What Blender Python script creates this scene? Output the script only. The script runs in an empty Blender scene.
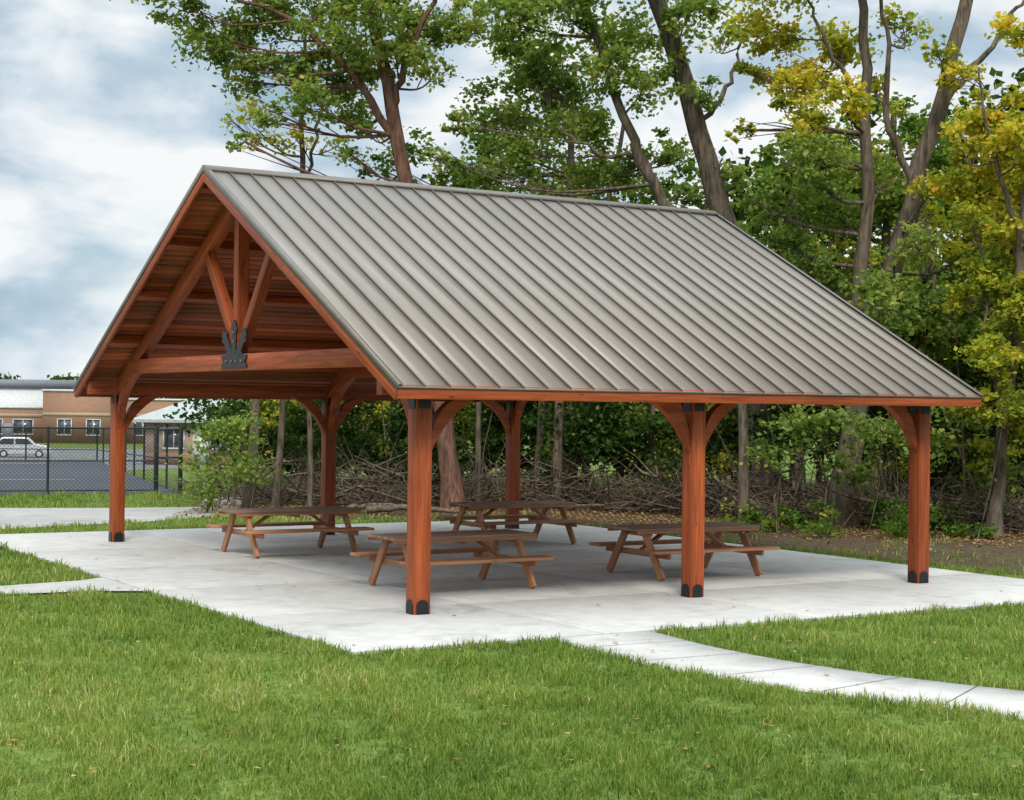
import bpy, bmesh, math, random
import numpy as np
from mathutils import Vector, Matrix
random.seed(7); rng=np.random.default_rng(11)
C=bpy.context.scene.collection
YAW=math.radians(-31.4)          # site frame: local X runs across the view, local Y away
FW=np.array([.521,.8535]); RT=np.array([.8535,-.521])
CX,CY=-8.7319,-16.2581
def link(o,parent=None):
    C.objects.link(o)
    if parent is not None: o.parent=parent
    return o
def empty(name,loc=(0,0,0),rz=0):
    o=bpy.data.objects.new(name,None); o.location=loc; o.rotation_euler=(0,0,rz); o.empty_display_size=.3
    return link(o)
def sines(x,y,f,n=7,seed=3):
    r=np.random.default_rng(seed); s=0
    for _ in range(n):
        a=r.uniform(0,6.28); ff=f*r.uniform(.5,1.8); s=s+np.sin((x*math.cos(a)+y*math.sin(a))*ff+r.uniform(0,6.28))
    return s/n**.5
# ---------------------------------------------------------------- materials
def newmat(name):
    m=bpy.data.materials.new(name); m.use_nodes=True; nt=m.node_tree; nt.nodes.clear()
    out=nt.nodes.new('ShaderNodeOutputMaterial'); return m,nt,out
def ramp(nt,fac,stops):
    r=nt.nodes.new('ShaderNodeValToRGB'); e=r.color_ramp.elements
    while len(e)<len(stops): e.new(0.5)
    for i,(p,c) in enumerate(stops):
        e[i].position=p; e[i].color=(*c,1)
    nt.links.new(fac,r.inputs[0]); return r
def noise(nt,vec,scale,detail=4,rough=.55,dist=0):
    n=nt.nodes.new('ShaderNodeTexNoise'); n.inputs['Scale'].default_value=scale; n.inputs['Detail'].default_value=detail
    n.inputs['Roughness'].default_value=rough; n.inputs['Distortion'].default_value=dist
    if vec is not None: nt.links.new(vec,n.inputs['Vector'])
    return n
def mixc(nt,fac,a,b,mode='MIX'):
    n=nt.nodes.new('ShaderNodeMix'); n.data_type='RGBA'; n.blend_type=mode
    for s,v in ((0,fac),(6,a),(7,b)):
        if hasattr(v,'is_linked'): nt.links.new(v,n.inputs[s])
        elif isinstance(v,(int,float)): n.inputs[s].default_value=v
        else: n.inputs[s].default_value=(*v,1)
    return n.outputs[2]
def bump(nt,h,strength,dist=.01):
    b=nt.nodes.new('ShaderNodeBump'); b.inputs['Strength'].default_value=strength; b.inputs['Distance'].default_value=dist
    nt.links.new(h,b.inputs['Height']); return b.outputs[0]
def principled(nt,out,col,rough=.6,metal=0,normal=None,spec=.5):
    p=nt.nodes.new('ShaderNodeBsdfPrincipled')
    if hasattr(col,'is_linked'): nt.links.new(col,p.inputs['Base Color'])
    else: p.inputs['Base Color'].default_value=(*col,1)
    if hasattr(rough,'is_linked'): nt.links.new(rough,p.inputs['Roughness'])
    else: p.inputs['Roughness'].default_value=rough
    p.inputs['Metallic'].default_value=metal; p.inputs['Specular IOR Level'].default_value=spec
    if normal is not None: nt.links.new(normal,p.inputs['Normal'])
    nt.links.new(p.outputs[0],out.inputs[0]); return p
def objvec(nt,scale=(1,1,1),rand=True):
    tc=nt.nodes.new('ShaderNodeTexCoord'); mp=nt.nodes.new('ShaderNodeMapping'); mp.inputs['Scale'].default_value=scale
    if rand:
        oi=nt.nodes.new('ShaderNodeObjectInfo'); mu=nt.nodes.new('ShaderNodeVectorMath'); mu.operation='SCALE'
        cb=nt.nodes.new('ShaderNodeCombineXYZ')
        for i in range(3): nt.links.new(oi.outputs['Random'],cb.inputs[i])
        nt.links.new(cb.outputs[0],mu.inputs[0]); mu.inputs[3].default_value=37.
        ad=nt.nodes.new('ShaderNodeVectorMath'); ad.operation='ADD'
        nt.links.new(tc.outputs['Object'],ad.inputs[0]); nt.links.new(mu.outputs[0],ad.inputs[1])
        nt.links.new(ad.outputs[0],mp.inputs[0]); return mp.outputs[0],oi.outputs['Random']
    nt.links.new(tc.outputs['Object'],mp.inputs[0]); return mp.outputs[0],None
def posvec(nt):
    g=nt.nodes.new('ShaderNodeNewGeometry'); return g.outputs['Position']
def wood(name,dark,light,rough=.5,spec=.3,attr=None):
    m,nt,out=newmat(name); v,r=objvec(nt,(.7,13,13))
    n=noise(nt,v,2.2,5,.6,.6); n2=noise(nt,v,.5,2,.5)
    c=ramp(nt,n.outputs[0],[(.3,dark),(.7,light)]).outputs[0]
    d=ramp(nt,n2.outputs[0],[(.3,(.68,.66,.64)),(.7,(1.15,1.13,1.1))]).outputs[0]
    c=mixc(nt,1.,c,d,'MULTIPLY')
    rr=ramp(nt,r,[(0,(.82,.8,.8)),(1,(1.15,1.15,1.12))]).outputs[0]
    c=mixc(nt,1.,c,rr,'MULTIPLY')
    v2,_=objvec(nt,(1.1,4,4)); vo=nt.nodes.new('ShaderNodeTexVoronoi'); vo.inputs['Scale'].default_value=1.9; nt.links.new(v2,vo.inputs['Vector'])
    kn=ramp(nt,vo.outputs['Distance'],[(.05,(.42,.38,.36)),(.12,(1,1,1))]).outputs[0]
    c=mixc(nt,1.,c,kn,'MULTIPLY')
    if attr:
        a=nt.nodes.new('ShaderNodeAttribute'); a.attribute_name='tint'
        rr=ramp(nt,a.outputs['Fac'],[(0,(.55,.55,.55)),(1,(1.35,1.3,1.25))]).outputs[0]
        c=mixc(nt,1.,c,rr,'MULTIPLY')
    principled(nt,out,c,rough,0,bump(nt,n.outputs[0],.25,.004),spec); return m
M_WOOD=wood('stained_timber',(.20,.038,.011),(.41,.100,.030),.5,.25)
M_DECK=wood('stained_ceiling_boards',(.26,.048,.015),(.44,.11,.036),.5,.3,True)
M_TABLE_TOP=wood('weathered_table_board',(.19,.115,.085),(.34,.22,.165),.6,.3)
M_TABLE_LEG=wood('table_lumber',(.31,.135,.065),(.50,.25,.13),.6,.3)
def simple(name,col,rough=.5,metal=0,spec=.5,var=.15,scale=4):
    m,nt,out=newmat(name); v,_=objvec(nt,(1,1,1),False); n=noise(nt,v,scale,4)
    c=ramp(nt,n.outputs[0],[(.3,tuple(x*(1-var) for x in col)),(.7,tuple(x*(1+var) for x in col))]).outputs[0]
    principled(nt,out,c,rough,metal,bump(nt,n.outputs[0],.08,.01),spec); return m
M_BLACK=simple('black_steel',(.012,.012,.013),.4,.3)
M_GALV=simple('fence_black_vinyl',(.012,.014,.015),.5)
m,nt,out=newmat('standing_seam_metal'); v,_=objvec(nt,(1,.12,1),False)
n=noise(nt,v,1.6,4,.6); v2,_=objvec(nt,(1,1,1),False); n2=noise(nt,v2,.35,3)
at=nt.nodes.new('ShaderNodeAttribute'); at.attribute_name='tint'
c=ramp(nt,n.outputs[0],[(.3,(.190,.164,.136)),(.7,(.232,.202,.170))]).outputs[0]
c=mixc(nt,1.,c,ramp(nt,at.outputs['Fac'],[(0,(.55,.55,.55)),(.1,(.94,.94,.94)),(1,(1.06,1.06,1.06))]).outputs[0],'MULTIPLY')
principled(nt,out,c,ramp(nt,n2.outputs[0],[(.35,(.38,.38,.38)),(.65,(.54,.54,.54))]).outputs[0],.12,bump(nt,n.outputs[0],.12,.03),.45); M_ROOF=m
M_TRIM=simple('metal_trim',(.14,.122,.10),.45,.2)
def concrete(name,base):
    m,nt,out=newmat(name); p=posvec(nt)
    a=noise(nt,p,.35,4,.6); b=noise(nt,p,3.5,5,.6); c_=noise(nt,p,90,2,.6); d=noise(nt,p,1.1,5,.7,1.0)
    c=ramp(nt,a.outputs[0],[(.3,tuple(x*.82 for x in base)),(.65,base)]).outputs[0]
    c=mixc(nt,1.,c,ramp(nt,b.outputs[0],[(.25,(.86,.85,.83)),(.6,(1.03,1.03,1.03))]).outputs[0],'MULTIPLY')
    c=mixc(nt,1.,c,ramp(nt,d.outputs[0],[(.32,(.78,.77,.74)),(.46,(1,1,1))]).outputs[0],'MULTIPLY')
    c=mixc(nt,1.,c,ramp(nt,c_.outputs[0],[(.3,(.82,.82,.81)),(.6,(1.05,1.05,1.05))]).outputs[0],'MULTIPLY')
    principled(nt,out,c,.85,0,bump(nt,c_.outputs[0],.35,.004),.3); return m
M_CONC=concrete('concrete',(.50,.487,.46))
M_PATH=concrete('concrete_path',(.50,.485,.455))
M_ROADC=concrete('pale_drive',(.36,.35,.335))
M_JOINT=simple('joint_dirt',(.08,.07,.055),.9)
def asphalt(name,base):
    m,nt,out=newmat(name); p=posvec(nt); a=noise(nt,p,.15,4); b=noise(nt,p,30,2)
    c=ramp(nt,a.outputs[0],[(.3,tuple(x*.85 for x in base)),(.7,tuple(x*1.15 for x in base))]).outputs[0]
    principled(nt,out,c,.85,0,bump(nt,b.outputs[0],.3,.005),.3); return m
M_COURT=asphalt('court_surface',(.05,.055,.065)); M_LOT=asphalt('parking_asphalt',(.15,.15,.15))
M_PAINT=simple('white_line_paint',(.7,.7,.68),.7)
m,nt,out=newmat('lawn_ground'); p=posvec(nt)
a=noise(nt,p,.5,4,.6); b=noise(nt,p,9,5,.7); d=noise(nt,p,70,2,.6)
c=ramp(nt,b.outputs[0],[(.3,(.055,.10,.02)),(.5,(.11,.165,.035)),(.72,(.18,.215,.06))]).outputs[0]
c=mixc(nt,1.,c,ramp(nt,a.outputs[0],[(.3,(.8,.85,.8)),(.7,(1.2,1.12,1.05))]).outputs[0],'MULTIPLY')
c=mixc(nt,1.,c,ramp(nt,d.outputs[0],[(.3,(.55,.55,.55)),(.65,(1.25,1.25,1.2))]).outputs[0],'MULTIPLY')
principled(nt,out,c,.95,0,bump(nt,d.outputs[0],.6,.02),.1); M_GROUND=m
m,nt,out=newmat('leaf_litter'); p=posvec(nt)
a=noise(nt,p,1.2,4,.6); b=noise(nt,p,18,5,.75)
c=ramp(nt,b.outputs[0],[(.3,(.02,.014,.009)),(.5,(.09,.062,.04)),(.68,(.22,.165,.11))]).outputs[0]
c=mixc(nt,ramp(nt,a.outputs[0],[(.54,(0,0,0)),(.66,(.6,.6,.6))]).outputs[0],c,(.08,.11,.03))
principled(nt,out,c,.95,0,bump(nt,b.outputs[0],.9,.05),.1); M_LITTER=m
def leafmat(name,stops,trans=.4,tm=(1.5,1.45,.7)):
    m,nt,out=newmat(name); at=nt.nodes.new('ShaderNodeAttribute'); at.attribute_name='tint'
    c=ramp(nt,at.outputs['Fac'],stops).outputs[0]
    d=nt.nodes.new('ShaderNodeBsdfDiffuse'); nt.links.new(c,d.inputs[0])
    t=nt.nodes.new('ShaderNodeBsdfTranslucent'); tc=mixc(nt,1.,c,tm,'MULTIPLY'); nt.links.new(tc,t.inputs[0])
    mx=nt.nodes.new('ShaderNodeMixShader'); mx.inputs[0].default_value=trans
    nt.links.new(d.outputs[0],mx.inputs[1]); nt.links.new(t.outputs[0],mx.inputs[2]); nt.links.new(mx.outputs[0],out.inputs[0]); return m
L_GREEN=leafmat('leaves_green',[(0,(.075,.125,.03)),(.45,(.17,.245,.06)),(.8,(.28,.34,.095)),(1,(.46,.42,.11))],.47)
L_MID=leafmat('leaves_midgreen',[(0,(.04,.085,.018)),(.5,(.10,.175,.03)),(.85,(.18,.25,.045)),(1,(.36,.33,.06))],.42)
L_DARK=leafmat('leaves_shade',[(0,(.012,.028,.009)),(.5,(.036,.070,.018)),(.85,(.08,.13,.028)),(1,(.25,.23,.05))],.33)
L_YEL=leafmat('leaves_yellow',[(0,(.13,.19,.03)),(.35,(.25,.29,.035)),(.65,(.43,.42,.045)),(.9,(.64,.52,.06)),(1,(.64,.40,.05))],.45,(1.25,1.2,.7))
L_GRASS=leafmat('grass_blades',[(0,(.05,.095,.018)),(.35,(.13,.205,.040)),(.7,(.235,.30,.068)),(.9,(.36,.37,.12)),(1,(.50,.44,.23))],.35,(1.3,1.3,.7))
M_DRY=leafmat('dry_leaves',[(0,(.13,.065,.028)),(.5,(.28,.16,.07)),(1,(.5,.34,.14))],.15)
def bark(name,dk,lt):
    m,nt,out=newmat(name); v,_=objvec(nt,(9,9,1.6)); n=noise(nt,v,1.3,5,.65,.4)
    c=ramp(nt,n.outputs[0],[(.32,dk),(.62,lt)]).outputs[0]
    principled(nt,out,c,.9,0,bump(nt,n.outputs[0],.9,.03),.15); return m
M_BARK=bark('bark',(.035,.026,.019),(.16,.125,.09)); M_BARK2=bark('bark_reddish',(.045,.025,.018),(.19,.10,.07)); M_TWIG=bark('twig_bark',(.03,.022,.016),(.19,.145,.105))
# ---------------------------------------------------------------- mesh helpers
def mesh_from(name,V,loops,starts,mat,parent=None,tint=None,smooth=False):
    me=bpy.data.meshes.new(name)
    V=np.ascontiguousarray(V,dtype=np.float32); me.vertices.add(len(V)); me.vertices.foreach_set('co',V.ravel())
    me.loops.add(len(loops)); me.loops.foreach_set('vertex_index',np.asarray(loops,dtype=np.int32))
    me.polygons.add(len(starts)); me.polygons.foreach_set('loop_start',np.asarray(starts,dtype=np.int32))
    me.update(calc_edges=True)
    if tint is not None:
        a=me.attributes.new('tint','FLOAT','POINT'); a.data.foreach_set('value',np.asarray(tint,dtype=np.float32))
    if smooth: me.polygons.foreach_set('use_smooth',np.ones(len(starts),dtype=bool))
    me.materials.append(mat)
    o=bpy.data.objects.new(name,me); return link(o,parent)
def quads(name,V,F,mat,parent=None,tint=None,smooth=False):
    F=np.asarray(F,dtype=np.int32); return mesh_from(name,V,F.ravel(),np.arange(len(F))*4,mat,parent,tint,smooth)
BOXF=np.array([[0,3,2,1],[4,5,6,7],[0,1,5,4],[1,2,6,5],[2,3,7,6],[3,0,4,7]])
def boxes(name,bl,mat,parent=None,matrix=None,tints=None,bev=0):
    V=[];F=[];T=[]
    for i,(x0,x1,y0,y1,z0,z1) in enumerate(bl):
        V+=[(x0,y0,z0),(x1,y0,z0),(x1,y1,z0),(x0,y1,z0),(x0,y0,z1),(x1,y0,z1),(x1,y1,z1),(x0,y1,z1)]
        F.append(BOXF+8*i); T+= [tints[i] if tints is not None else .5]*8
    o=quads(name,np.array(V),np.concatenate(F),mat,parent,T)
    if matrix is not None: o.matrix_world=matrix
    if bev:
        b=o.modifiers.new('b','BEVEL'); b.width=bev; b.segments=2; b.limit_method='ANGLE'
    return o
def beam(name,p0,p1,w,h,mat,parent=None,up=(0,0,1),bev=.006):
    p0=Vector(p0);p1=Vector(p1); x=(p1-p0); L=x.length; x.normalize(); up=Vector(up)
    y=up.cross(x).normalized(); z=x.cross(y)
    M=Matrix((( x.x,y.x,z.x,(p0.x+p1.x)/2),(x.y,y.y,z.y,(p0.y+p1.y)/2),(x.z,y.z,z.z,(p0.z+p1.z)/2),(0,0,0,1)))
    o=boxes(name,[(-L/2,L/2,-w/2,w/2,-h/2,h/2)],mat,parent,None,None,bev); o.matrix_local=M
    return o
def prism(name,pts,thick,mat,parent,M,bev=0):
    n=len(pts); bm=bmesh.new()
    a=[bm.verts.new((p[0],-thick/2,p[1])) for p in pts]; b=[bm.verts.new((p[0],thick/2,p[1])) for p in pts]
    bm.faces.new(a); bm.faces.new(b[::-1])
    for i in range(n): bm.faces.new((a[i],b[i],b[(i+1)%n],a[(i+1)%n]))
    bmesh.ops.recalc_face_normals(bm,faces=bm.faces)
    me=bpy.data.meshes.new(name); bm.to_mesh(me); bm.free(); me.materials.append(mat)
    o=bpy.data.objects.new(name,me); link(o,parent); o.matrix_local=M
    if bev:
        q=o.modifiers.new('b','BEVEL'); q.width=bev; q.segments=2; q.limit_method='ANGLE'
    return o
def sheet(name,poly,z,mat,parent=None):
    bm=bmesh.new(); vs=[bm.verts.new((x,y,z)) for x,y in poly]; bm.faces.new(vs)
    bm.normal_update()
    for f in bm.faces:
        if f.normal.z<0: f.normal_flip()
    bmesh.ops.triangulate(bm,faces=bm.faces)
    me=bpy.data.meshes.new(name); bm.to_mesh(me); bm.free(); me.materials.append(mat)
    return link(bpy.data.objects.new(name,me),parent)
class Tubes:
    def __init__(s): s.V=[];s.F=[];s.n=0
    def add(s,P,R,k=7):
        P=np.array(P,float); m=len(P)
        T=np.gradient(P,axis=0); T/=np.linalg.norm(T,axis=1)[:,None]+1e-9
        ref=np.array([.31,.2,.1]) if abs(T[0][2])>.8 else np.array([0,0,1.])
        U=np.cross(T,ref); U/=np.linalg.norm(U,axis=1)[:,None]+1e-9; W=np.cross(T,U)
        an=np.linspace(0,2*math.pi,k,endpoint=False)
        R=np.array(R)[:,None,None]
        ring=P[:,None,:]+R*(np.cos(an)[None,:,None]*U[:,None,:]+np.sin(an)[None,:,None]*W[:,None,:])
        s.V.append(ring.reshape(-1,3))
        i=np.arange(m-1)[:,None]*k; j=np.arange(k)[None,:]; j2=(j+1)%k
        s.F.append(np.stack([i+j,i+j2,i+k+j2,i+k+j],-1).reshape(-1,4)+s.n); s.n+=m*k
    def build(s,name,mat,parent=None):
        return quads(name,np.concatenate(s.V),np.concatenate(s.F),mat,parent,None,True)
def smooth_line(P,n):
    P=np.array(P,float); t=np.linspace(0,1,len(P)); tt=np.linspace(0,1,n)
    Q=np.stack([np.interp(tt,t,P[:,i]) for i in range(3)],1)
    for _ in range(2):
        Q[1:-1]=(Q[:-2]+2*Q[1:-1]+Q[2:])/4
    return Q
def leaf_quads(c,size,flat=.5):
    n=len(c); a=rng.normal(size=(n,3)); a[:,2]*=.8; a/=np.linalg.norm(a,axis=1)[:,None]
    nr=rng.normal(size=(n,3)); nr[:,2]=np.abs(nr[:,2])+flat; b=np.cross(a,nr); b/=np.linalg.norm(b,axis=1)[:,None]
    s=size*rng.uniform(.6,1.3,n)[:,None]; a=a*s*.55; b=b*s*.42
    V=np.stack([c-a,c+b-a*.15,c+a,c-b-a*.15],1).reshape(-1,3)
    F=np.arange(4*n).reshape(-1,4); return V,F
def patch(P): return .10*sines(P[:,0]+.6*P[:,2],P[:,1]-.7*P[:,2],1.1,6,17)
def clump_points(cx,cy,cz,r,n,rz=.75,sub=None,spread=.22):
    sub=sub or max(5,int(6+r*9))
    d=rng.normal(size=(sub,3)); d/=np.linalg.norm(d,axis=1)[:,None]; d*=(rng.uniform(.15,1,sub)**.5)[:,None]*r; d[:,2]*=rz
    S=np.array([cx,cy,cz])+d; idx=rng.integers(0,sub,n)
    sig=r*spread*rng.uniform(.6,1.4,sub)
    P=S[idx]+rng.normal(size=(n,3))*(sig[idx])[:,None]*np.array([1,1,.6])
    return P,S,rng.normal(0,.16,sub)[idx]
def tree(name,loc,trunks,clumps,mat,barkm,U=1/45.,leaf=.095,dens=.8,depth=.9):
    root=empty(name,loc,YAW); tb=Tubes(); lines=[]
    for pts,r0,r1 in trunks:
        Q=smooth_line([(p[0]*U,(p[2] if len(p)>2 else 0)*U,p[1]*U) for p in pts],16)
        Q[1:-1]+=rng.normal(0,.03,(14,3))
        Rr=np.linspace(r0,r1,16)
        if pts[0][1]<=5: Rr[0]*=1.5; Rr[1]*=1.12
        tb.add(Q,Rr,9); lines.append((Q,Rr))
    AQ=np.concatenate([q for q,_ in lines]); AR=np.concatenate([q for _,q in lines])
    groups={}
    for cl in clumps:
        x,z,r=cl[0]*U,cl[1]*U,cl[2]*U; de=cl[3] if len(cl)>3 else 1.; mt=cl[4] if len(cl)>4 else mat
        y=rng.uniform(-depth,depth)*1.6
        n=int((cl[2]**2)*dens*de)
        P,S,t=clump_points(x,y,z,r,n)
        groups.setdefault(mt.name,[mt,[],[]]); groups[mt.name][1].append(P); groups[mt.name][2].append(t+rng.normal(.5,.17,len(P)))
        tgt=np.array([x,y,z]); dist=np.linalg.norm(AQ-tgt,axis=1)+ np.maximum(0,AQ[:,2]-z+.3)*4
        k=int(np.argmin(dist)); s=AQ[k]; rr=min(AR[k]*.5,.012+.02*np.linalg.norm(tgt-s),.055)
        mid=(s+tgt)/2+rng.normal(0,.15,3)-np.array([0,0,.1*np.linalg.norm(tgt-s)])
        B=smooth_line([s,mid,tgt],8); tb.add(B,np.linspace(rr,max(.010,rr*.35),8),6)
        for q in S[:10]:
            k2=rng.integers(3,8); tb.add(smooth_line([B[k2],(B[k2]+q)/2+rng.normal(0,.08,3),q],5),np.linspace(max(.010,rr*.3),.005,5),4)
    tb.build('trunk_and_limbs',barkm,root)
    for k,(mt,P,T) in groups.items():
        P=np.concatenate(P);T=np.concatenate(T)+patch(P); V,F=leaf_quads(P,leaf); quads('foliage',V,F,mt,root,np.repeat(T,4))
    return root
# ---------------------------------------------------------------- terrain
def tz(x,y):
    d=FW[0]*(x-CX)+FW[1]*(y-CY); t=np.clip((d-50)/90.,0,1); return -2.6*t
gx=np.concatenate([np.arange(-400,-60,20),np.arange(-60,140,4),np.arange(140,901,20)]); gy=np.concatenate([np.arange(-200,-40,20),np.arange(-40,180,4),np.arange(180,1101,20)])
X,Y=np.meshgrid(gx,gy); Z=tz(X,Y)-.03
V=np.stack([X,Y,Z],-1).reshape(-1,3); nx=len(gx); ii,jj=np.meshgrid(np.arange(len(gy)-1),np.arange(nx-1),indexing='ij')
i=(ii*nx+jj).ravel(); quads('ground',V,np.stack([i,i+1,i+nx+1,i+nx],1),M_GROUND)
def site(d,s): return (CX+FW[0]*d+RT[0]*s, CY+FW[1]*d+RT[1]*s)
def strip(name,d0,d1,s0,s1,mat,dz=-.026,nd=30,ns=4):
    D,S_=np.meshgrid(np.linspace(d0,d1,nd),np.linspace(s0,s1,ns),indexing='ij')
    x=CX+FW[0]*D+RT[0]*S_; y=CY+FW[1]*D+RT[1]*S_; V=np.stack([x,y,tz(x,y)+dz],-1).reshape(-1,3)
    ii,jj=np.meshgrid(np.arange(nd-1),np.arange(ns-1),indexing='ij'); i=(ii*ns+jj).ravel()
    return quads(name,V,np.stack([i,i+1,i+ns+1,i+ns],1),mat)
xs=[-1.9,0.95,3.81,6.67,9.35]; ys=[-2.25,.6,3.45,6.2,9.2,12.7]; g=.011; bl=[]
for a in range(4):
    for b in range(5): bl.append((xs[a]+g,xs[a+1]-g,ys[b]+g,ys[b+1]-g,-.12,0))
boxes('concrete_slab',bl,M_CONC,None,None,None,.006)
sheet('slab_joint_bed',[(-1.89,-2.24),(9.34,-2.24),(9.34,12.69),(-1.89,12.69)],-.012,M_JOINT)
PR=[(.36,-2.255),(.24,-3.2),(.22,-4.3),(.45,-5.4),(.85,-6.6),(1.22,-7.48),(2.3,-9.6),(4,-12.5)]
PL=[(1.53,-2.255),(1.40,-3.3),(1.42,-4.3),(1.62,-5.35),(1.9,-6.1),(2.2,-6.75),(3.3,-8.8),(5,-11.8)]
def dense(P,n=40):
    P=np.array(P); Q=smooth_line(np.c_[P,np.zeros(len(P))],n); return Q[:,:2]
a=dense(PR);b=dense(PL); 
V=[];F=[]
for k in range(40):
    V+=[(a[k][0],a[k][1],-.008),(b[k][0],b[k][1],-.008),(a[k][0],a[k][1],-.1),(b[k][0],b[k][1],-.1)]
for k in range(39):
    q=4*k; F+=[(q,q+1,q+5,q+4),(q+2,q,q+4,q+6),(q+1,q+3,q+7,q+5)]
quads('concrete_path',np.array(V),F,M_PATH)
V=[];F=[]
for k in range(4,40,5):
    t=np.array([a[k][0]-a[k-1][0],a[k][1]-a[k-1][1]]); t=t/np.linalg.norm(t)*.005; q=len(V)
    V+=[(a[k][0]-t[0],a[k][1]-t[1],-.004),(b[k][0]-t[0],b[k][1]-t[1],-.004),(b[k][0]+t[0],b[k][1]+t[1],-.004),(a[k][0]+t[0],a[k][1]+t[1],-.004)]; F.append((q,q+1,q+2,q+3))
quads('path_joints',np.array(V),F,M_JOINT)
pathpoly=list(map(tuple,a))+list(map(tuple,b[::-1]))
lp=[(-1.905,3.44),(-1.905,5.2),(-2.3,4.95),(-3.4,4.72),(-9,4.9),(-9,4.0),(-3.6,3.82),(-2.5,3.72)]
sheet('concrete_path',lp,-.007,M_PATH)
drive=[(-14,13.0),(-.97,14.1),(2.2,15.0),(4.2,16.2),(5.4,18.0),(7,22),(6.2,22.6),(4.6,18.9),(2.5,19.3),(.53,20),(-14,24.2)]
sheet('pale_driveway',drive,-.022,M_ROADC)
litter=[(10.0,-6),(9.9,2),(9.5,8),(9.6,13),(5.2,14.6),(4.9,17),(6.4,20.5),(9,26),(40,14),(60,-6)]
sheet('woodland_floor',litter,-.020,M_LITTER)
cd=np.array([.976,-.217]); cn=np.array([.217,.976]); c0=np.array([6.04,24.02])
def cp(a,b): q=c0-cd*a+cn*b; return (q[0],q[1])
court=[cp(0,0),cp(40,0),cp(40,24),cp(0,24)]
sheet('court',court,-.024,M_COURT)
for k,(a0,a1,b0,b1) in enumerate([(2,30,8,8.06),(2,30,20.9,21.0)]):
    sheet('court_line' ,[cp(a0,b0),cp(a1,b0),cp(a1,b1),cp(a0,b1)],-.019,M_PAINT)
def fence(pts,h=1.63,name='chain_link_fence'):
    root=empty(name,(0,0,0)); tb=Tubes(); V=[];F=[];n=0
    for (x0,y0),(x1,y1) in zip(pts[:-1],pts[1:]):
        L=math.hypot(x1-x0,y1-y0); m=max(1,int(round(L/2.6))); u=np.array([x1-x0,y1-y0])/L
        for k in range(m+1):
            q=np.array([x0,y0])+u*L*k/m; z=float(tz(q[0],q[1])); tb.add([(q[0],q[1],z-.1),(q[0],q[1],z+h/2),(q[0],q[1],z+h+.03)],[.032]*3,6)
        za=float(tz(x0,y0)); zb=float(tz(x1,y1))
        for zz in (h,.08,h*.5): tb.add([(x0,y0,za+zz),((x0+x1)/2,(y0+y1)/2,(za+zb)/2+zz),(x1,y1,zb+zz)],[.02]*3,5)
        w=.005; t=-h
        while t<L:
            for sgn in (0,1):
                a0=max(t,0); a1=min(t+h,L); 
                if a1<=a0: continue
                za_=a0-t; zb_=a1-t
                if sgn: za_,zb_=h-za_,h-zb_
                A=(x0+u[0]*a0,y0+u[1]*a0); B=(x0+u[0]*a1,y0+u[1]*a1); tza=float(tz(*A)); tzb=float(tz(*B))
                V+=[(A[0],A[1],tza+za_-w),(B[0],B[1],tzb+zb_-w),(B[0],B[1],tzb+zb_+w),(A[0],A[1],tza+za_+w)]; F.append((n,n+1,n+2,n+3)); n+=4
            t+=.10
    tb.build('rails_and_posts',M_GALV,root); quads('wire_mesh',np.array(V),F,M_GALV,root)
fence([cp(40,0),cp(0.6,0)]); fence([cp(0.0,0),cp(0,24),cp(40,24)])
fg=empty('fence_gate'); 
for a_ in (0.0,.6): beam('gate_post',(*cp(a_,-.05),-.03),(*cp(a_,-.05),1.68),.09,.09,M_GALV,fg,up=(1,0,0))
beam('gate_panel_rail',(*cp(0,-.05),.9),(*cp(.6,-.05),.9),.05,.05,M_GALV,fg); beam('gate_top_rail',(*cp(0,-.05),1.6),(*cp(.6,-.05),1.6),.05,.05,M_GALV,fg)
strip('parking_lot',68,170,-75,-16,M_LOT,-.022)
strip('sidewalk',62,66,-75,-16,M_ROADC,-.018,6)
# ---------------------------------------------------------------- pavilion
L=3.809; Wd=10.487; yc=Wd/2; Hr=5.491; k=.5162; al=math.atan(k); ox=.568; oy=.537; S=(yc+oy)/math.cos(al); XM=L; HX=L+ox
pav=empty('timber_pavilion')
posts=[(i*L,j) for i in range(3) for j in (0,Wd)]
BT=2.62
for (x,y) in posts:
    beam('post',(x,y,.0),(x,y,BT),.2,.2,M_WOOD,pav,up=(0,1,0),bev=.006)
    pl=[(-.075,0),(.075,0),(.075,.10)]+[(.075*math.cos(t),.10+.06*math.sin(t)) for t in np.linspace(.3,math.pi-.3,7)]+[(-.075,.10)]
    for ang in range(4):
        R=Matrix.Rotation(ang*math.pi/2,4,'Z'); T=Matrix.Translation((x,y,.002)); prism('post_base_plate',pl,.012,M_BLACK,pav,T@R@Matrix.Translation((0,-.107,0)),.003)
        prism('post_top_plate',[(-.07,2.27),(.07,2.27),(.07,2.405),(-.07,2.405)],.012,M_BLACK,pav,Matrix.Translation((x,y,0))@R@Matrix.Translation((0,-.107,0)),.003)
for y in (0,Wd): beam('eave_beam',(-ox+.06,y,2.515),(2*L+ox-.06,y,2.515),.15,.2,M_WOOD,pav)
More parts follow.
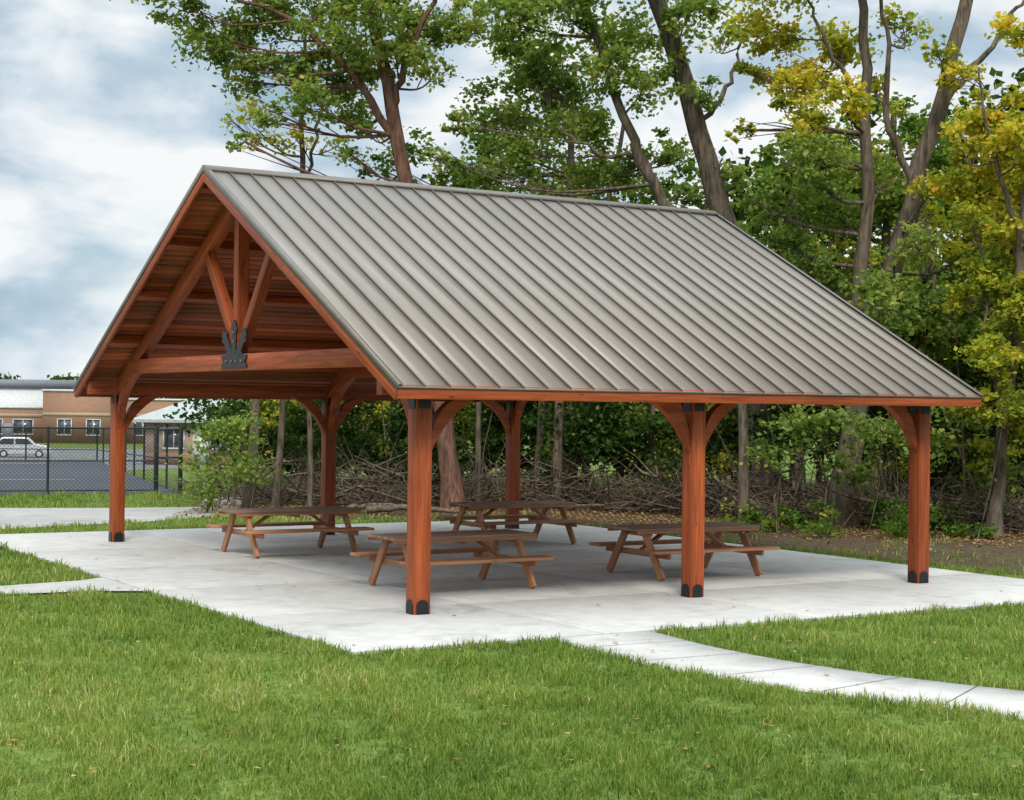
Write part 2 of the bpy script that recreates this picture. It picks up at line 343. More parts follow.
def brace(x,y,dx,dy,reach,drop,ztop):
    a0=np.array([.095,ztop-drop]); a1=np.array([reach,ztop+.01]); t=.17
    o=[];inn=[]
    for s in np.linspace(0,1,9):
        pO=(1-s)**2*np.array([.095,ztop-drop+t*.9])+2*s*(1-s)*np.array([.15,ztop-.05])+s*s*np.array([reach-t*1.05,ztop+.01]); o.append(pO)
        pI=(1-s)**2*a0+2*s*(1-s)*(np.array([.25,ztop-.24]))+s*s*a1; inn.append(pI)
    pts=[tuple(p) for p in inn]+[tuple(p) for p in o[::-1]]
    ang=math.atan2(dy,dx); prism('knee_brace',pts,.12,M_WOOD,pav,Matrix.Translation((x,y,0))@Matrix.Rotation(ang,4,'Z'),.005)
for (x,y) in posts:
    if x>0.1: brace(x,y,-1,0,.74,.68,2.415)
    if x<2*L-.1: brace(x,y,1,0,.74,.68,2.415)
    brace(x,y,0,1 if y<1 else -1,1.05,.92,2.76)
TB=2.754;TT=2.975
for x in (0,L,2*L):
    e=(Hr-.30-TT)/k; beam('tie_beam',(x,yc-e-.35,(TB+TT)/2),(x,yc+e+.35,(TB+TT)/2),.16,TT-TB,M_WOOD,pav)
    beam('king_post',(x,yc,TT),(x,yc,Hr-.15),.165,.165,M_WOOD,pav,up=(0,1,0))
    for s in (-1,1):
        beam('truss_strut',(x,yc+s*.10,TT+.12),(x,yc+s*1.32,Hr-.40-k*1.0),.13,.15,M_WOOD,pav)
def emblem(x,sx):
    M=Matrix.Translation((x+sx*.092,yc,0))@Matrix.Rotation(math.pi/2,4,'Z')
    base=[(-.45,2.78),(.45,2.78),(.45,2.83),(.39,2.85),(.39,2.89),(.45,2.91),(.45,2.965),(.30,2.965),(.26,3.03),(-.26,3.03),(-.30,2.965),(-.45,2.965),(-.45,2.91),(-.39,2.89),(-.39,2.85),(-.45,2.83)]
    prism('steel_bracket_base',base,.016,M_BLACK,pav,M)
    for i in range(4): prism('bolt',[( -.27+.18*i+.02*math.cos(q),2.875+.02*math.sin(q)) for q in np.linspace(0,6.28,9)[:-1]],.045,M_TRIM,pav,M)
    def strap(w,h): return [(-w,0),(w,0),(w,h-.15),(w+.035,h-.15),(w+.035,h-.09),(w,h-.09),(w,h-.03),(w*.45,h-.03),(w*.45,h),(-w*.45,h),(-w*.45,h-.03),(-w,h-.03),(-w,h-.09),(-w-.035,h-.09),(-w-.035,h-.15),(-w,h-.15)]
    prism('steel_bracket_strap',strap(.078,.46),.016,M_BLACK,pav,M@Matrix.Translation((0,-.004*sx,2.98)))
    for zz in (3.15,3.27): prism('bolt',[(.018*math.cos(q),zz+.018*math.sin(q)) for q in np.linspace(0,6.28,9)[:-1]],.05,M_TRIM,pav,M)
    for s in (-1,1):
        prism('steel_bracket_strap',strap(.068,.44),.016,M_BLACK,pav,M@Matrix.Translation((s*.13,-.002*s,2.97))@Matrix.Rotation(s*math.radians(42),4,'Y'))
emblem(0,-1); emblem(2*L,1)
for s in (-1,1):
    ca,sa=math.cos(al),math.sin(al)
    Xa=Vector((s,0,0)); Ya=Vector((0,s*ca,-sa)); Za=Vector((0,s*sa,ca))
    M=Matrix(((Xa.x,Ya.x,Za.x,XM),(Xa.y,Ya.y,Za.y,yc),(Xa.z,Ya.z,Za.z,Hr),(0,0,0,1)))
    npan=28; w=2*HX/npan; bl=[];tt=[]
    for i in range(npan):
        x0=-HX+i*w; bl.append((x0+.0005,x0+w-.0005,.01,S+.03,.002,.012)); tt.append(random.uniform(.1,1))
        if i: bl.append((x0-.005,x0+.005,.012,S+.028,.010,.038)); tt.append(.03)
    boxes('metal_roof_panels',bl,M_ROOF,pav,M,tt)
    nb=int(S/.135); bw=S/nb; bl=[];tt=[]
    for i in range(nb):
        bl.append((-HX+.04,HX-.04,i*bw+.005,(i+1)*bw-.005,-.042,-.004)); tt.append(random.random())
    boxes('ceiling_boards',bl,M_DECK,pav,M,tt)
    boxes('roof_underlay',[(-HX+.03,HX-.03,.02,S-.02,-.003,.0015)],M_DECK,pav,M,[.1])
    for y in (.28,1.75,3.2,4.65): 
        o=boxes('purlin',[(-HX+.04,HX-.04,-.055,.055,-.07,.07)],M_WOOD,pav,None,None,.005); o.matrix_world=M@Matrix.Translation((0,y,-.113))
    for x in (-L,0,L):
        o=boxes('truss_rafter',[(-2.98,2.98,-.075,.075,-.1,.1)],M_WOOD,pav,None,None,.006)
        o.matrix_world=M@Matrix.Translation((x,3.02,-.284))@Matrix.Rotation(math.pi/2,4,'Z')
    for x in (-HX+.02,HX-.02):
        o=boxes('rake_board',[(-S/2,S/2,-.02,.02,-.085,.075)],M_WOOD,pav,None,None,.003); o.matrix_world=M@Matrix.Translation((x,S/2+.01,-.078))@Matrix.Rotation(math.pi/2,4,'Z')
        sg=1 if x>0 else -1; xe=sg*(HX+.004)
        boxes('rake_metal_trim',[(min(xe,xe+sg*.006),max(xe,xe+sg*.006),0.005,S+.035,-.035,.044),(min(xe,xe-sg*.05),max(xe,xe-sg*.05),0.006,S+.034,.040,.043)],M_TRIM,pav,M)
    boxes('eave_drip_edge',[(-HX+.001,HX-.001,S+.031,S+.038,-.012,.012)],M_TRIM,pav,M)
    boxes('ridge_cap',[(-HX-.008,HX+.008,.0,.15,.0445,.048),(-HX-.008,HX+.008,.144,.150,.014,.044)],M_TRIM,pav,M)
    y=yc+s*(yc+oy); zf=Hr-k*(yc+oy)
    beam('eave_fascia',(-HX+XM+.002,y,zf-.06),(HX+XM-.002,y,zf-.06),.036,.15,M_WOOD,pav,bev=.003)
# ---------------------------------------------------------------- picnic tables
def picnic(loc,rz=0):
    r=empty('picnic_table',loc,rz); r.scale=(1,1,.91); TL=2.08
    for i in range(5): 
        y=(i-2)*.152; beam('top_board',(-TL/2,y,.73),(TL/2,y,.73),.142,.042,M_TABLE_TOP,r,bev=.005)
    for s in (-1,1):
        for j in (0,1):
            y=s*(.60+j*.15); beam('bench_board',(-TL/2,y,.435),(TL/2,y,.435),.14,.042,M_TABLE_LEG,r,bev=.005)
        beam('top_edge_rail',(-TL/2+.01,s*.355,.69),(TL/2-.01,s*.355,.69),.03,.04,M_TABLE_LEG,r,bev=.003)
    for x in (-.78,.78):
        e=1 if x>0 else -1
        beam('top_cleat',(x,-.33,.665),(x,.33,.665),.038,.089,M_TABLE_LEG,r)
        beam('bench_support',(x,-.76,.371),(x,.76,.371),.038,.089,M_TABLE_LEG,r)
        for s in (-1,1): beam('leg',(x+e*.0385,s*.22,.70),(x+e*.0385,s*.64,.02),.045,.12,M_TABLE_LEG,r)
        beam('diagonal_brace',(x-e*.02,0,.37),(x-e*.5,0,.70),.089,.038,M_TABLE_LEG,r)
    beam('center_cleat',(0,-.33,.67),(0,.33,.67),.038,.08,M_TABLE_LEG,r)
picnic((1.64,2.15,0),.01); picnic((5.35,2.2,0),-.02); picnic((1.72,7.4,0),.02); picnic((5.9,7.65,0),-.01)
# ---------------------------------------------------------------- buildings
def brickmat(name,c1,c2,mort):
    m,nt,out=newmat(name); tc=nt.nodes.new('ShaderNodeTexCoord'); sp=nt.nodes.new('ShaderNodeSeparateXYZ'); nt.links.new(tc.outputs['Object'],sp.inputs[0])
    ad=nt.nodes.new('ShaderNodeMath'); ad.operation='ADD'; nt.links.new(sp.outputs[0],ad.inputs[0]); nt.links.new(sp.outputs[1],ad.inputs[1])
    cb=nt.nodes.new('ShaderNodeCombineXYZ'); nt.links.new(ad.outputs[0],cb.inputs[0]); nt.links.new(sp.outputs[2],cb.inputs[1])
    b=nt.nodes.new('ShaderNodeTexBrick'); nt.links.new(cb.outputs[0],b.inputs[0]); b.inputs['Scale'].default_value=2.
    b.inputs['Color1'].default_value=(*c1,1); b.inputs['Color2'].default_value=(*c2,1); b.inputs['Mortar'].default_value=(*mort,1)
    principled(nt,out,b.outputs[0],.9,0,None,.2); return m
M_BRICK=brickmat('brick_wall',(.23,.115,.07),(.28,.15,.095),(.27,.21,.16))
M_BRICK2=brickmat('tan_brick_wall',(.31,.225,.16),(.36,.27,.19),(.36,.30,.24))
M_WHITE=simple('white_trim',(.5,.51,.5),.6); M_GREYROOF=simple('pale_metal_roof',(.30,.32,.30),.6,.0); M_DKROOF=simple('grey_roof',(.15,.16,.18),.7)
M_GLASS=simple('window_glass',(.03,.04,.05),.08,0,.8)
def windows(root,y,xs_,z0,z1,w):
    boxes('windows',[(x-w/2,x+w/2,y-.03,y+.1,z0,z1) for x in xs_],M_GLASS,root)
    fr=[]
    for x in xs_: fr+=[(x-w/2-.08,x+w/2+.08,y-.06,y+.05,z1,z1+.1),(x-w/2-.08,x+w/2+.08,y-.08,y+.05,z0-.1,z0),(x-w/2-.08,x-w/2,y-.055,y+.05,z0,z1),(x+w/2,x+w/2+.08,y-.055,y+.05,z0,z1),(x-.03,x+.03,y-.045,y+.05,z0,z1)]
    boxes('window_frames',fr,M_WHITE,root)
def P3(d,px): s=(px-512)/1664.5*d; x,y=site(d,s); return (x,y,float(tz(x,y))-.03)
sc=empty('brick_school',P3(190,60),YAW)
boxes('walls',[(-2,6,0,14,0,5.9),(6.01,17,2,14,0,5.0),(-26,-2.01,1,14,0,3.9)],M_BRICK,sc)
boxes('cream_band',[(-2.03,6.03,-.04,.5,3.1,3.5),(6.02,17.03,1.96,2.5,3.1,3.4),(-26,-2.05,.96,1.5,2.9,3.3)],M_BRICK2,sc)
boxes('parapet_cap',[(-2.1,6.1,-.1,14.1,5.9,6.15),(6.12,17.1,1.9,14.1,5.0,5.22),(-26.1,-2.12,.9,14.1,3.9,4.15)],M_WHITE,sc)
boxes('rooftop_hall',[(-26,-.5,15,34,0,6.4)],M_WHITE,sc); boxes('hall_roof',[(-26.3,-.2,14.7,34.3,6.4,7.4)],M_DKROOF,sc)
windows(sc,.96,[-22,-18.5,-15,-11.5,-8,-4.5],1.0,2.6,2.2); windows(sc,1.96,[9,12,15],1,2.6,1.6); windows(sc,-.04,[.5,3.8],1,2.7,1.5)
boxes('door',[(-7.0,-5.6,.90,1.1,0,2.2)],M_DKROOF,sc)
ub=empty('pale_roofed_building',P3(96,200),YAW)
boxes('walls',[(-3.2,7,0,8,0,2.7)],M_BRICK2,ub)
boxes('plinth',[(-3.24,7.04,-.04,8.04,0,.7)],M_BRICK,ub)
V=[(-3.9,-.7,2.62),(7.7,-.7,2.62),(7.7,8.7,2.62),(-3.9,8.7,2.62),(-.4,4,4.15),(4.2,4,4.15),(-3.9,-.7,2.45),(7.7,-.7,2.45),(7.7,8.7,2.45),(-3.9,8.7,2.45)]
me=bpy.data.meshes.new('hip_roof'); me.from_pydata(V,[],[(0,1,5,4),(1,2,5),(2,3,4,5),(3,0,4),(6,7,1,0),(7,8,2,1),(8,9,3,2),(9,6,0,3),(9,8,7,6)]); me.materials.append(M_GREYROOF); link(bpy.data.objects.new('hip_roof',me),ub)
windows(ub,0,[-1.5,1.2,4],1.0,2.1,1.1)
boxes('door',[(-.4,.5,-.05,.1,0,2.05)],M_WHITE,ub)
# ---------------------------------------------------------------- car
M_CARP=simple('silver_paint',(.55,.56,.57),.3,.2,.6,.03); M_TIRE=simple('tyre',(.02,.02,.02),.9)
car=empty('parked_car',P3(142,22),YAW+.25)
prof=[(-2.35,.35),(-2.38,.75),(-2.3,1.0),(-2.1,1.12),(-1.75,1.62),(-1.5,1.72),(.35,1.72),(.6,1.66),(1.15,1.15),(2.05,1.0),(2.32,.82),(2.38,.4),(2.3,.3),(-2.25,.3)]
prism('body',prof,1.8,M_CARP,car,Matrix.Identity(4),.06)
prism('side_windows',[(-1.95,1.12),(-1.62,1.56),(-1.4,1.62),(.3,1.62),(.52,1.56),(.92,1.14)],1.815,M_GLASS,car,Matrix.Identity(4))
prism('pillars',[(-.62,1.1),(-.62,1.63),(-.5,1.63),(-.5,1.1)],1.825,M_CARP,car,Matrix.Identity(4))
for x in (-1.45,1.45):
    t=np.linspace(0,2*math.pi,20,endpoint=False)
    prism('wheel',[(.34*math.cos(q),.34*math.sin(q)) for q in t],1.86,M_TIRE,car,Matrix.Translation((x,0,.34))); prism('hubcap',[(.2*math.cos(q),.2*math.sin(q)) for q in t],1.88,M_WHITE,car,Matrix.Translation((x,0,.34)))
boxes('headlights',[(2.22,2.39,-.85,-.5,.62,.78),(2.22,2.39,.5,.85,.62,.78)],M_WHITE,car)
# ---------------------------------------------------------------- trees
def mk(name,d,bx,trunks,cl,mat,barkm,leaf=.095,dens=.8,depth=.9):
    U=d/1664.5; x,y,z=P3(d,bx); zoff=2.317
    tr=[]
    for pl,r0,r1 in trunks:
        q=[(a-bx,(405-b)+zoff/U) for a,b in pl]; 
        if pl[0][1]>=500: q[0]=(q[0][0],-2)
        tr.append((q,r0,r1))
    cc=[(c[0]-bx,405-c[1]+zoff/U,*c[2:]) for c in cl]
    return tree(name,(x,y,z),tr,cc,mat,barkm,U,leaf,dens,depth)
mk('maple_tree',37,455,[([(455,520),(447,440),(428,320),(408,195),(390,110),(372,40),(345,-60)],.23,.12),([(398,150),(345,70),(290,20),(200,-10)],.10,.03),([(388,110),(400,60),(430,0),(440,-50)],.09,.04)],
 [(170,5,38),(205,35,36),(250,20,46),(310,12,50),(370,15,48),(425,20,36),(235,75,26,.7),(285,70,40),(340,62,42),(395,62,30),(272,118,20,.7),(250,152,14,.6),(318,112,28,.9),(356,122,18,.7),(432,70,20,.7),(345,150,16,.5),(225,50,30),(340,100,30,.8),(400,25,34),(190,-40,40),(240,-70,60),(320,-80,70),(400,-70,60)],L_GREEN,M_BARK2,.115,.85)
mk('slender_ash_tree',41,300,[([(305,520),(300,300),(297,120),(302,20)],.11,.04),([(300,200),(318,110),(325,60)],.05,.02)],[(300,90,22,.6),(240,100,20,.6),(262,140,22,.7),(300,150,20,.7),(325,60,18,.5),(230,125,14,.6),(330,140,20,.6)],L_YEL,M_BARK,.10,.7)
mk('poplar_tree',36.5,770,[([(770,530),(765,400),(740,290),(718,205),(700,140),(678,70),(650,-10),(630,-80)],.30,.17),([(742,300),(700,250),(660,195),(630,140),(598,60),(575,-20)],.17,.07),([(655,190),(640,150),(600,155),(560,130)],.08,.03),([(695,130),(725,80),(740,30)],.07,.03)],
 [(485,20,42),(530,55,40),(500,100,36),(560,15,46),(620,25,40),(680,20,36),(640,85,32,.8),(570,105,40),(520,150,38),(600,150,38),(655,140,28,.8),(700,95,20,.7),(725,165,18,.7),(560,190,34),(480,165,28),(690,185,20,.8),(462,130,20,.8),(440,165,18,.8),(735,180,10,.6),(665,60,22,.5),(600,70,30,.7),(550,80,34,.8),(520,-50,60),(620,-50,60),(700,-50,40),(725,20,20,.6)],L_GREEN,M_BARK,.115,.9)
mk('maple_tree',42,600,[([(560,520),(560,400),(565,250),(570,60)],.16,.07),([(573,520),(590,300),(620,120)],.12,.05)],[(540,170,45),(600,195,45),(480,185,36),(650,195,34),(560,120,42),(500,130,36),(520,60,40,.7),(600,60,40,.7),(450,180,22),(680,150,25,.6),(400,150,26,.6),(370,165,22,.6)],L_MID,M_BARK,.13,.75)
mk('cottonwood_tree',33,850,[([(842,540),(850,420),(870,330),(896,250),(912,180),(938,90),(955,20),(970,-50)],.26,.12),([(858,400),(855,290),(866,200),(862,90),(860,0),(850,-60)],.17,.07),([(912,180),(880,110),(885,40),(870,-40)],.08,.03),([(935,100),(985,40),(1020,-10)],.08,.03),([(862,100),(820,40),(800,-20)],.06,.02)],
 [(770,18,36,1,L_YEL),(812,45,38,1,L_YEL),(790,88,30,1,L_YEL),(852,25,32,.7,L_YEL),(755,60,20,.8,L_YEL),(832,108,28,.9,L_YEL),(905,12,24,.6,L_YEL),(880,70,20,.5,L_YEL),(925,50,20,.4,L_YEL),(800,120,26,.8,L_YEL),(745,115,14,.7,L_YEL),(790,165,40),(840,195,42),(778,225,34),(830,265,44),(885,170,26,.7),(905,245,26,.7),(872,300,42),(935,320,38),(965,300,34),(920,190,22,.6,L_YEL),(760,190,22,.9),(950,250,22,.6,L_YEL),(780,-40,50,1,L_YEL),(880,-50,50,.7,L_YEL),(820,140,28,.9),(940,200,20,.7,L_YEL),(860,245,20,.7,L_YEL)],L_GREEN,M_BARK,.105,1.0)
mk('elm_tree',31,1000,[([(995,550),(1000,450),(1012,360),(1020,220),(1035,60),(1040,-40)],.13,.06),([(1005,420),(985,330),(980,240)],.05,.02),([(1020,230),(990,150),(975,60)],.06,.02)],
 [(1000,95,34,.8),(990,175,40),(1022,235,40),(985,268,30),(1010,330,40),(975,352,28),(1015,400,34),(960,215,20,.7),(1022,25,36,.7),(975,55,22,.6),(965,130,24,.8),(1005,140,36),(1050,120,50),(1060,300,50),(1060,400,40),(960,400,24,.7),(1000,450,26,.7),(1050,0,40),(1000,290,34),(965,290,18,.7)],L_YEL,M_BARK,.105,1.05)
mk('maple_tree',44,880,[([(880,540),(880,300),(890,100)],.2,.08),([(800,540),(800,300),(790,150)],.15,.06)],[(790,190,48),(850,180,50),(910,190,48),(770,260,46),(830,300,50),(900,290,50),(960,200,48,1,L_YEL),(990,270,50),(960,350,50),(1020,180,50,1,L_YEL),(900,120,40,.7),(980,120,40,.7,L_YEL),(1040,300,50),(850,120,34,.6),(745,240,26)],L_MID,M_BARK,.15,.8)
def massleaves(name,spec,mat,leaf,parent=None):
    Ps=[];Ts=[]
    for (x,y,z,r,n) in spec:
        P,S_,t=clump_points(x,y,z,r,n,.8,None,.26); Ps.append(P); Ts.append(t+rng.normal(.45,.18,len(P)))
    P=np.concatenate(Ps);T_=np.concatenate(Ts)+patch(P); gz=tz(P[:,0],P[:,1]); P[:,2]=gz+np.abs(P[:,2]-gz)+.02
    V,F=leaf_quads(P,leaf); return quads(name,V,F,mat,parent,np.repeat(T_,4))
edge=smooth_line([(5.0,19.4,0),(8.6,18.0,0),(11.6,15.8,0),(13.4,12.5,0),(14.2,9,0),(15.6,6.6,0),(18.5,5.2,0),(24,2.5,0)],200)
und=empty('woodland_undergrowth'); A=[];B=[];Y_=[]
for i in range(270):
    t=rng.uniform(0,1)**.9; e=edge[int(t*199)]; bay=.9*math.sin(t*31)+.7*math.sin(t*53+1); off=max(0,1.0+bay)+rng.uniform(0,1)**1.4*4.5; x=e[0]+FW[0]*off; y=e[1]+FW[1]*off
    zmax=2.8 if t<.5 else 4.6
    z=rng.uniform(1.0,zmax) if rng.uniform()<.88 else rng.uniform(.2,1)
    if t<.06: z=min(z,2.0)
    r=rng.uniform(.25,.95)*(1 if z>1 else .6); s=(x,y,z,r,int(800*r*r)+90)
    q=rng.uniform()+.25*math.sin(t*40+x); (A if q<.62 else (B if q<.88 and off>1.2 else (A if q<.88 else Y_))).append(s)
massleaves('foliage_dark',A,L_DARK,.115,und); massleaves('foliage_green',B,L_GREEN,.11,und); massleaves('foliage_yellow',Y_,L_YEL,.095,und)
def sh_(name,lst,mat,leaf,stems=2):
    r_=empty(name); massleaves('foliage',lst,mat,leaf,r_)
    t=Tubes()
    for (x,y,z,r,n) in lst:
        for _ in range(stems):
            q=rng.normal(0,.5,2); t.add(smooth_line([(x+q[0]*.4,y+q[1]*.4,-.05),(x+q[0]*.2+.15,y+q[1]*.6,z*.5),(x+q[0],y+q[1],z+r*.5)],6),np.linspace(.014,.005,6),5)
    t.build('stems',M_TWIG,r_)
sh_('shrub',[(*P3(35,px)[:2],z,r,int(1300*r*r)) for px,z,r in [(205,1.0,.55),(225,1.6,.55),(215,.5,.5),(245,1.1,.6),(240,1.9,.45)]],L_GREEN,.095)
sh_('shrub',[(*P3(31+rng.uniform(-1,1.5),px)[:2],z,r,int(1000*r*r)) for px,z,r in [(790,1.9,.6),(820,2.2,.6),(860,1.8,.7),(900,2.1,.6),(930,1.5,.5),(845,1.2,.5),(960,2.2,.6),(1010,1.0,.5),(770,1.4,.5)]],L_GREEN,.105,1)
sh_('ground_ivy',[(*P3(rng.uniform(30.,33),px)[:2],rng.uniform(.05,.35),rng.uniform(.2,.45),200) for px in rng.uniform(740,1100,20)],L_MID,.08,1)
tb=Tubes()
for i in range(60):
    e=edge[rng.integers(0,200)]; off=rng.uniform(.5,5); x=e[0]+FW[0]*off; y=e[1]+FW[1]*off; h=rng.uniform(1.2,5.5); lean=rng.normal(0,.26,2)*h
    tb.add(smooth_line([(x,y,-.05),(x+lean[0]*.3+rng.normal(0,.2),y+lean[1]*.4,h*.45),(x+lean[0]*.5+rng.normal(0,.2),y+lean[1]*.6,h*.7),(x+lean[0],y+lean[1],h)],9),np.linspace(rng.uniform(.012,.05),.006,9),5)
for i in range(3400):
    e=edge[rng.integers(0,200)]; off=abs(rng.normal(0,1.3))-.6; x=e[0]+FW[0]*off; y=e[1]+FW[1]*off
    heap=.5+.5*math.sin(x*2.3+y*1.7)
    an=rng.uniform(0,6.28); l=rng.uniform(.2,1.7); el=rng.normal(.15,.4); z=(.15+.75*heap)*rng.uniform(0,1)**1.2
    d=np.array([math.cos(an)*math.cos(el),math.sin(an)*math.cos(el),abs(math.sin(el))])*l; p=np.array([x,y,z]); r0=rng.uniform(.005,.02) if rng.uniform()<.93 else rng.uniform(.03,.05)
    tb.add([p,p+d*.5+rng.normal(0,.07,3),p+d],[r0,r0*.7,.003],4)
tb.build('branches_and_brush',M_TWIG,und)
lg=empty('fallen_log')
tb=Tubes()
for (px,d,l,r) in [(365,35,2.0,.08),(345,35.6,1.4,.06)]:
    x,y,_=P3(d,px); tb.add(smooth_line([(x,y,.05),(x+RT[0]*l/2,y+RT[1]*l/2+.1,.18),(x+RT[0]*l,y+RT[1]*l-.2,.06)],8)+rng.normal(0,.02,(8,3)),np.linspace(r,r*.5,8),9)
tb.build('logs',M_BARK,lg)
def bare(px,d,r,lean=0,h=9):
    x,y,z=P3(d,px); rt=empty('maple_tree',(x,y,z),YAW); t=Tubes()
    t.add(smooth_line([(0,0,-.1),(lean*.3+rng.normal(0,.1),0,h*.35),(lean*.5+rng.normal(0,.1),0,h*.6),(lean,rng.normal(0,.2),h)],14),np.r_[r*1.35,np.linspace(r*1.05,r*.6,13)],9)
    P,S_,tt=clump_points(lean,0,h-1,1.2,600)
    for q in S_: t.add(smooth_line([(lean*.8,0,h*.75),((lean+q[0])/2,q[1]/2,(h*.78+q[2])/2),tuple(q)],5),np.linspace(r*.3,.006,5),5)
    t.build('trunk_and_limbs',M_BARK,rt); V,F=leaf_quads(P,.11); quads('foliage',V,F,L_MID,rt,np.repeat(rng.normal(.5,.2,len(P)),4))
for a_ in [(248,36,.12,0,5),(276,37,.08,.25,5.2),(311,36.5,.06,-.2,5),(535,39,.09,.3,6.5),(557,37.5,.12,.1,6.5),(622,40,.10,-.2,6.5),(648,38,.06,.3,6),(745,33,.11,-.2,5.5),(815,36,.07,.3,6),(925,37,.09,0,7),(480,38,.07,0,6)]: bare(*a_)
sp=[];sp2=[]
for i in range(400):
    px=rng.uniform(250,1230); d=rng.uniform(44,60); zt=8.0 if px<720 else (8.0+min(1,(px-720)/100)*3.0)
    if px<330: zt=4.5
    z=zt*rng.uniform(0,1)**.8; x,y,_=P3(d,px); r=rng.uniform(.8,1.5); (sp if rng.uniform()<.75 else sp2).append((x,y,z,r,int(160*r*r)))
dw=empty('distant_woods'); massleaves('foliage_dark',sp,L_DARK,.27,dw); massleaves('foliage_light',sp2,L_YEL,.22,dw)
sp=[]
for i in range(130):
    px=rng.uniform(-500,330); d=rng.uniform(235,290); x,y,z0=P3(d,px); r=rng.uniform(2,3.0); sp.append((x,y,z0+rng.uniform(1,7.5),r,200))
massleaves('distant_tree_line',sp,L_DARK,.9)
# ---------------------------------------------------------------- grass
def inpoly(x,y,poly):
    c=np.zeros(len(x),bool); n=len(poly)
    for i in range(n):
        x0,y0=poly[i];x1,y1=poly[(i+1)%n]
        if y0==y1: continue
        t=((y0>y)!=(y1>y))&(x<(x1-x0)*(y-y0)/(y1-y0)+x0); c^=t
    return c
slabpoly=[(-1.9,-2.25),(9.35,-2.25),(9.35,12.7),(-1.9,12.7)]
gp=[]
for d0,d1,den,sc_ in [(8.5,11,3600,1),(11,13.5,2900,1.05),(13.5,16.5,2100,1.15),(16.5,20,1300,1.3),(20,25,750,1.6),(25,32,380,2.0),(32,44,160,2.8)]:
    smax=.36*d1+.8; n=int((d1-d0)*2*smax*den); d=rng.uniform(d0,d1,n); s=rng.uniform(-smax,smax,n)
    x=CX+FW[0]*d+RT[0]*s; y=CY+FW[1]*d+RT[1]*s; gp.append(np.stack([x,y,np.full(n,sc_)],1))
G=np.concatenate(gp); x,y=G[:,0],G[:,1]
bad=inpoly(x,y,slabpoly)|inpoly(x,y,pathpoly)|inpoly(x,y,lp)|inpoly(x,y,drive)|inpoly(x,y,court)|(inpoly(x,y,litter)&((rng.uniform(size=len(x))>.22)|(sines(x,y,1.4,6,5)<.2)))
tuft=sines(x,y,7.,8)+.7*sines(x,y,19.,6,9); keep=(~bad)&(rng.uniform(size=len(x))<np.clip(.72+.3*tuft,.2,1)); G=G[keep];tuft=tuft[keep]; n=len(G)
h=.068*(1+.30*tuft)*rng.uniform(.45,1.45,n)*(.75+.25*G[:,2]); h=np.clip(h,.02,.18); w=.0036*G[:,2]*rng.uniform(.7,1.4,n)
an=rng.uniform(0,2*math.pi,n); dx,dy=np.cos(an),np.sin(an); ba=an+rng.normal(1.57,.6,n); bend=h*rng.uniform(.1,1.1,n)
bx_,by_=np.cos(ba)*bend,np.sin(ba)*bend; z0=np.full(n,-.035); O=np.stack([G[:,0],G[:,1],z0],1)
Wv=np.stack([dx*w,dy*w,0*w],1); Mid=O+np.stack([bx_*.3,by_*.3,h*.6],1); Tip=O+np.stack([bx_,by_,h*np.sqrt(np.clip(1-(bend/h)**2*.6,.25,1))],1)
V=np.stack([O-Wv,O+Wv,Mid-Wv*.8,Mid+Wv*.8,Tip],1).reshape(-1,3)
base=np.arange(n)[:,None]*5; loops=(base+np.array([0,1,3,2,2,3,4])[None,:]).ravel(); st=(np.arange(n)[:,None]*7+np.array([0,4])[None,:]).ravel()
ti=np.clip(rng.normal(.45,.2,n)+.07*tuft+.12*sines(G[:,0],G[:,1],.9,5,21)+.06*sines(G[:,0],G[:,1],3.,5,27),0,1.2); ti=np.repeat(ti,5)
mesh_from('grass',V,loops,st,L_GRASS,None,ti)
n=900; d=rng.uniform(10,30,n); s=rng.uniform(-.36,.36,n)*d; P=np.stack([CX+FW[0]*d+RT[0]*s,CY+FW[1]*d+RT[1]*s,np.full(n,.012)],1)
ins=inpoly(P[:,0],P[:,1],slabpoly); P=P[(~ins)|(rng.uniform(size=n)<.12)]; V,F=leaf_quads(P,.055,3.); V[:,2]=.004+np.abs(V[:,2]-.012)*.5
quads('fallen_leaves',V,F,M_DRY,None,np.repeat(rng.normal(.5,.25,len(P)),4))
n=9000; t=rng.integers(0,200,n); P=edge[t]+0; off=rng.normal(-1.3,1.6,n); P=P+np.stack([FW[0]*off,FW[1]*off,np.zeros(n)],1); P[:,2]=.0
ins=inpoly(P[:,0],P[:,1],slabpoly); P=P[~ins]; V,F=leaf_quads(P,.09,2.); V[:,2]=-.01+np.abs(V[:,2])
quads('leaf_litter',V,F,M_DRY,None,np.repeat(rng.normal(.45,.25,len(P)),4))
# ---------------------------------------------------------------- sky, sun, camera
sun_dir=Vector((-.45,-.8,.95)).normalized(); el=math.asin(sun_dir.z); az=math.atan2(sun_dir.x,sun_dir.y)
w=bpy.data.worlds.new('World'); bpy.context.scene.world=w; w.use_nodes=True; nt=w.node_tree; nt.nodes.clear()
out=nt.nodes.new('ShaderNodeOutputWorld'); sky=nt.nodes.new('ShaderNodeTexSky'); sky.sky_type='NISHITA'; sky.sun_disc=False; sky.sun_elevation=el; sky.sun_rotation=az
b1=nt.nodes.new('ShaderNodeBackground'); b1.inputs[1].default_value=.12; nt.links.new(sky.outputs[0],b1.inputs[0])
tc=nt.nodes.new('ShaderNodeTexCoord'); mp=nt.nodes.new('ShaderNodeMapping'); mp.inputs['Scale'].default_value=(1,1,2.4); mp.inputs['Location'].default_value=(.62,.35,.1); nt.links.new(tc.outputs['Generated'],mp.inputs[0])
n1=noise(nt,mp.outputs[0],7.5,9,.52,.3); n2=noise(nt,mp.outputs[0],3.5,5,.5,.3)
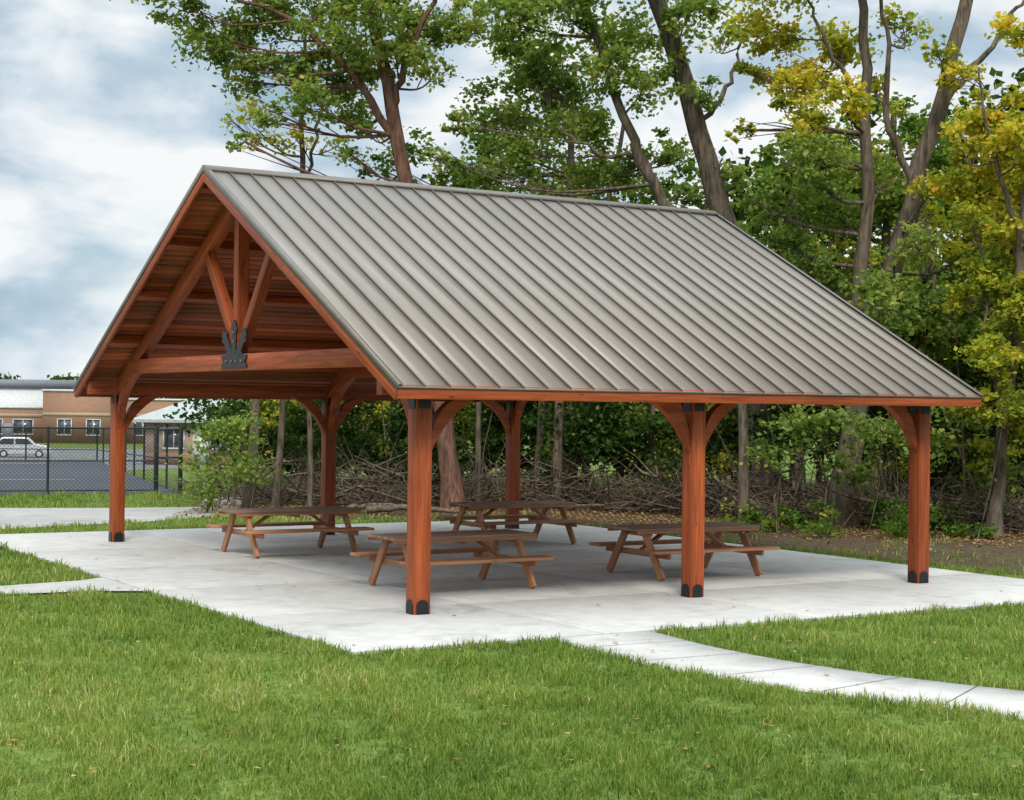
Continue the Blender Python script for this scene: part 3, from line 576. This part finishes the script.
ma=nt.nodes.new('ShaderNodeMix'); ma.data_type='FLOAT'; ma.inputs[0].default_value=.35; nt.links.new(n1.outputs[0],ma.inputs[2]); nt.links.new(n2.outputs[0],ma.inputs[3])
cc=ramp(nt,ma.outputs[0],[(.38,(.36,.51,.64)),(.455,(.50,.63,.74)),(.505,(.72,.80,.86)),(.56,(.93,.95,.96))]).outputs[0]
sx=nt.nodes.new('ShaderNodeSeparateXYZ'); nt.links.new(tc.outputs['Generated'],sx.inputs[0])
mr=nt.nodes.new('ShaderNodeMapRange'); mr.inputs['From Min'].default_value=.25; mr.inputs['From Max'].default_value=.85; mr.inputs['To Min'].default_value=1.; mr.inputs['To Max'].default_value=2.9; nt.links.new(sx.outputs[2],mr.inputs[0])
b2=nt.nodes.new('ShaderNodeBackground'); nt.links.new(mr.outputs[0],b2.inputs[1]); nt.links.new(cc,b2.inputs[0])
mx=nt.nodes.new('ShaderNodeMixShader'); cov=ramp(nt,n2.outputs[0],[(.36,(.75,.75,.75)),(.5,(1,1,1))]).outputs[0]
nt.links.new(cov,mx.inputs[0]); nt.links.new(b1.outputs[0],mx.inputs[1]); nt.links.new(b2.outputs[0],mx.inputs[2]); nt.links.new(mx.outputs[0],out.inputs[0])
sl=bpy.data.lights.new('sun','SUN'); sl.energy=2.9; sl.angle=math.radians(14); sl.color=(1,.95,.87); so=link(bpy.data.objects.new('sun',sl)); so.rotation_euler=sun_dir.to_track_quat('Z','Y').to_euler()
yw,pt,rl=1.023,.0032,.0121
f=Vector((math.cos(yw)*math.cos(pt),math.sin(yw)*math.cos(pt),math.sin(pt))); r=Vector((math.sin(yw),-math.cos(yw),0)); u=r.cross(f)
r2=math.cos(rl)*r+math.sin(rl)*u; u2=-math.sin(rl)*r+math.cos(rl)*u
cd_=bpy.data.cameras.new('camera'); cd_.sensor_width=36; cd_.lens=1664.53/1024*36; cd_.clip_end=3000; cam=link(bpy.data.objects.new('camera',cd_))
cam.matrix_world=Matrix(((r2.x,u2.x,-f.x,-8.7319),(r2.y,u2.y,-f.y,-16.2581),(r2.z,u2.z,-f.z,2.3171),(0,0,0,1)))
sc=bpy.context.scene; sc.camera=cam; sc.view_settings.view_transform='Standard'; sc.view_settings.look='None'; sc.view_settings.exposure=0
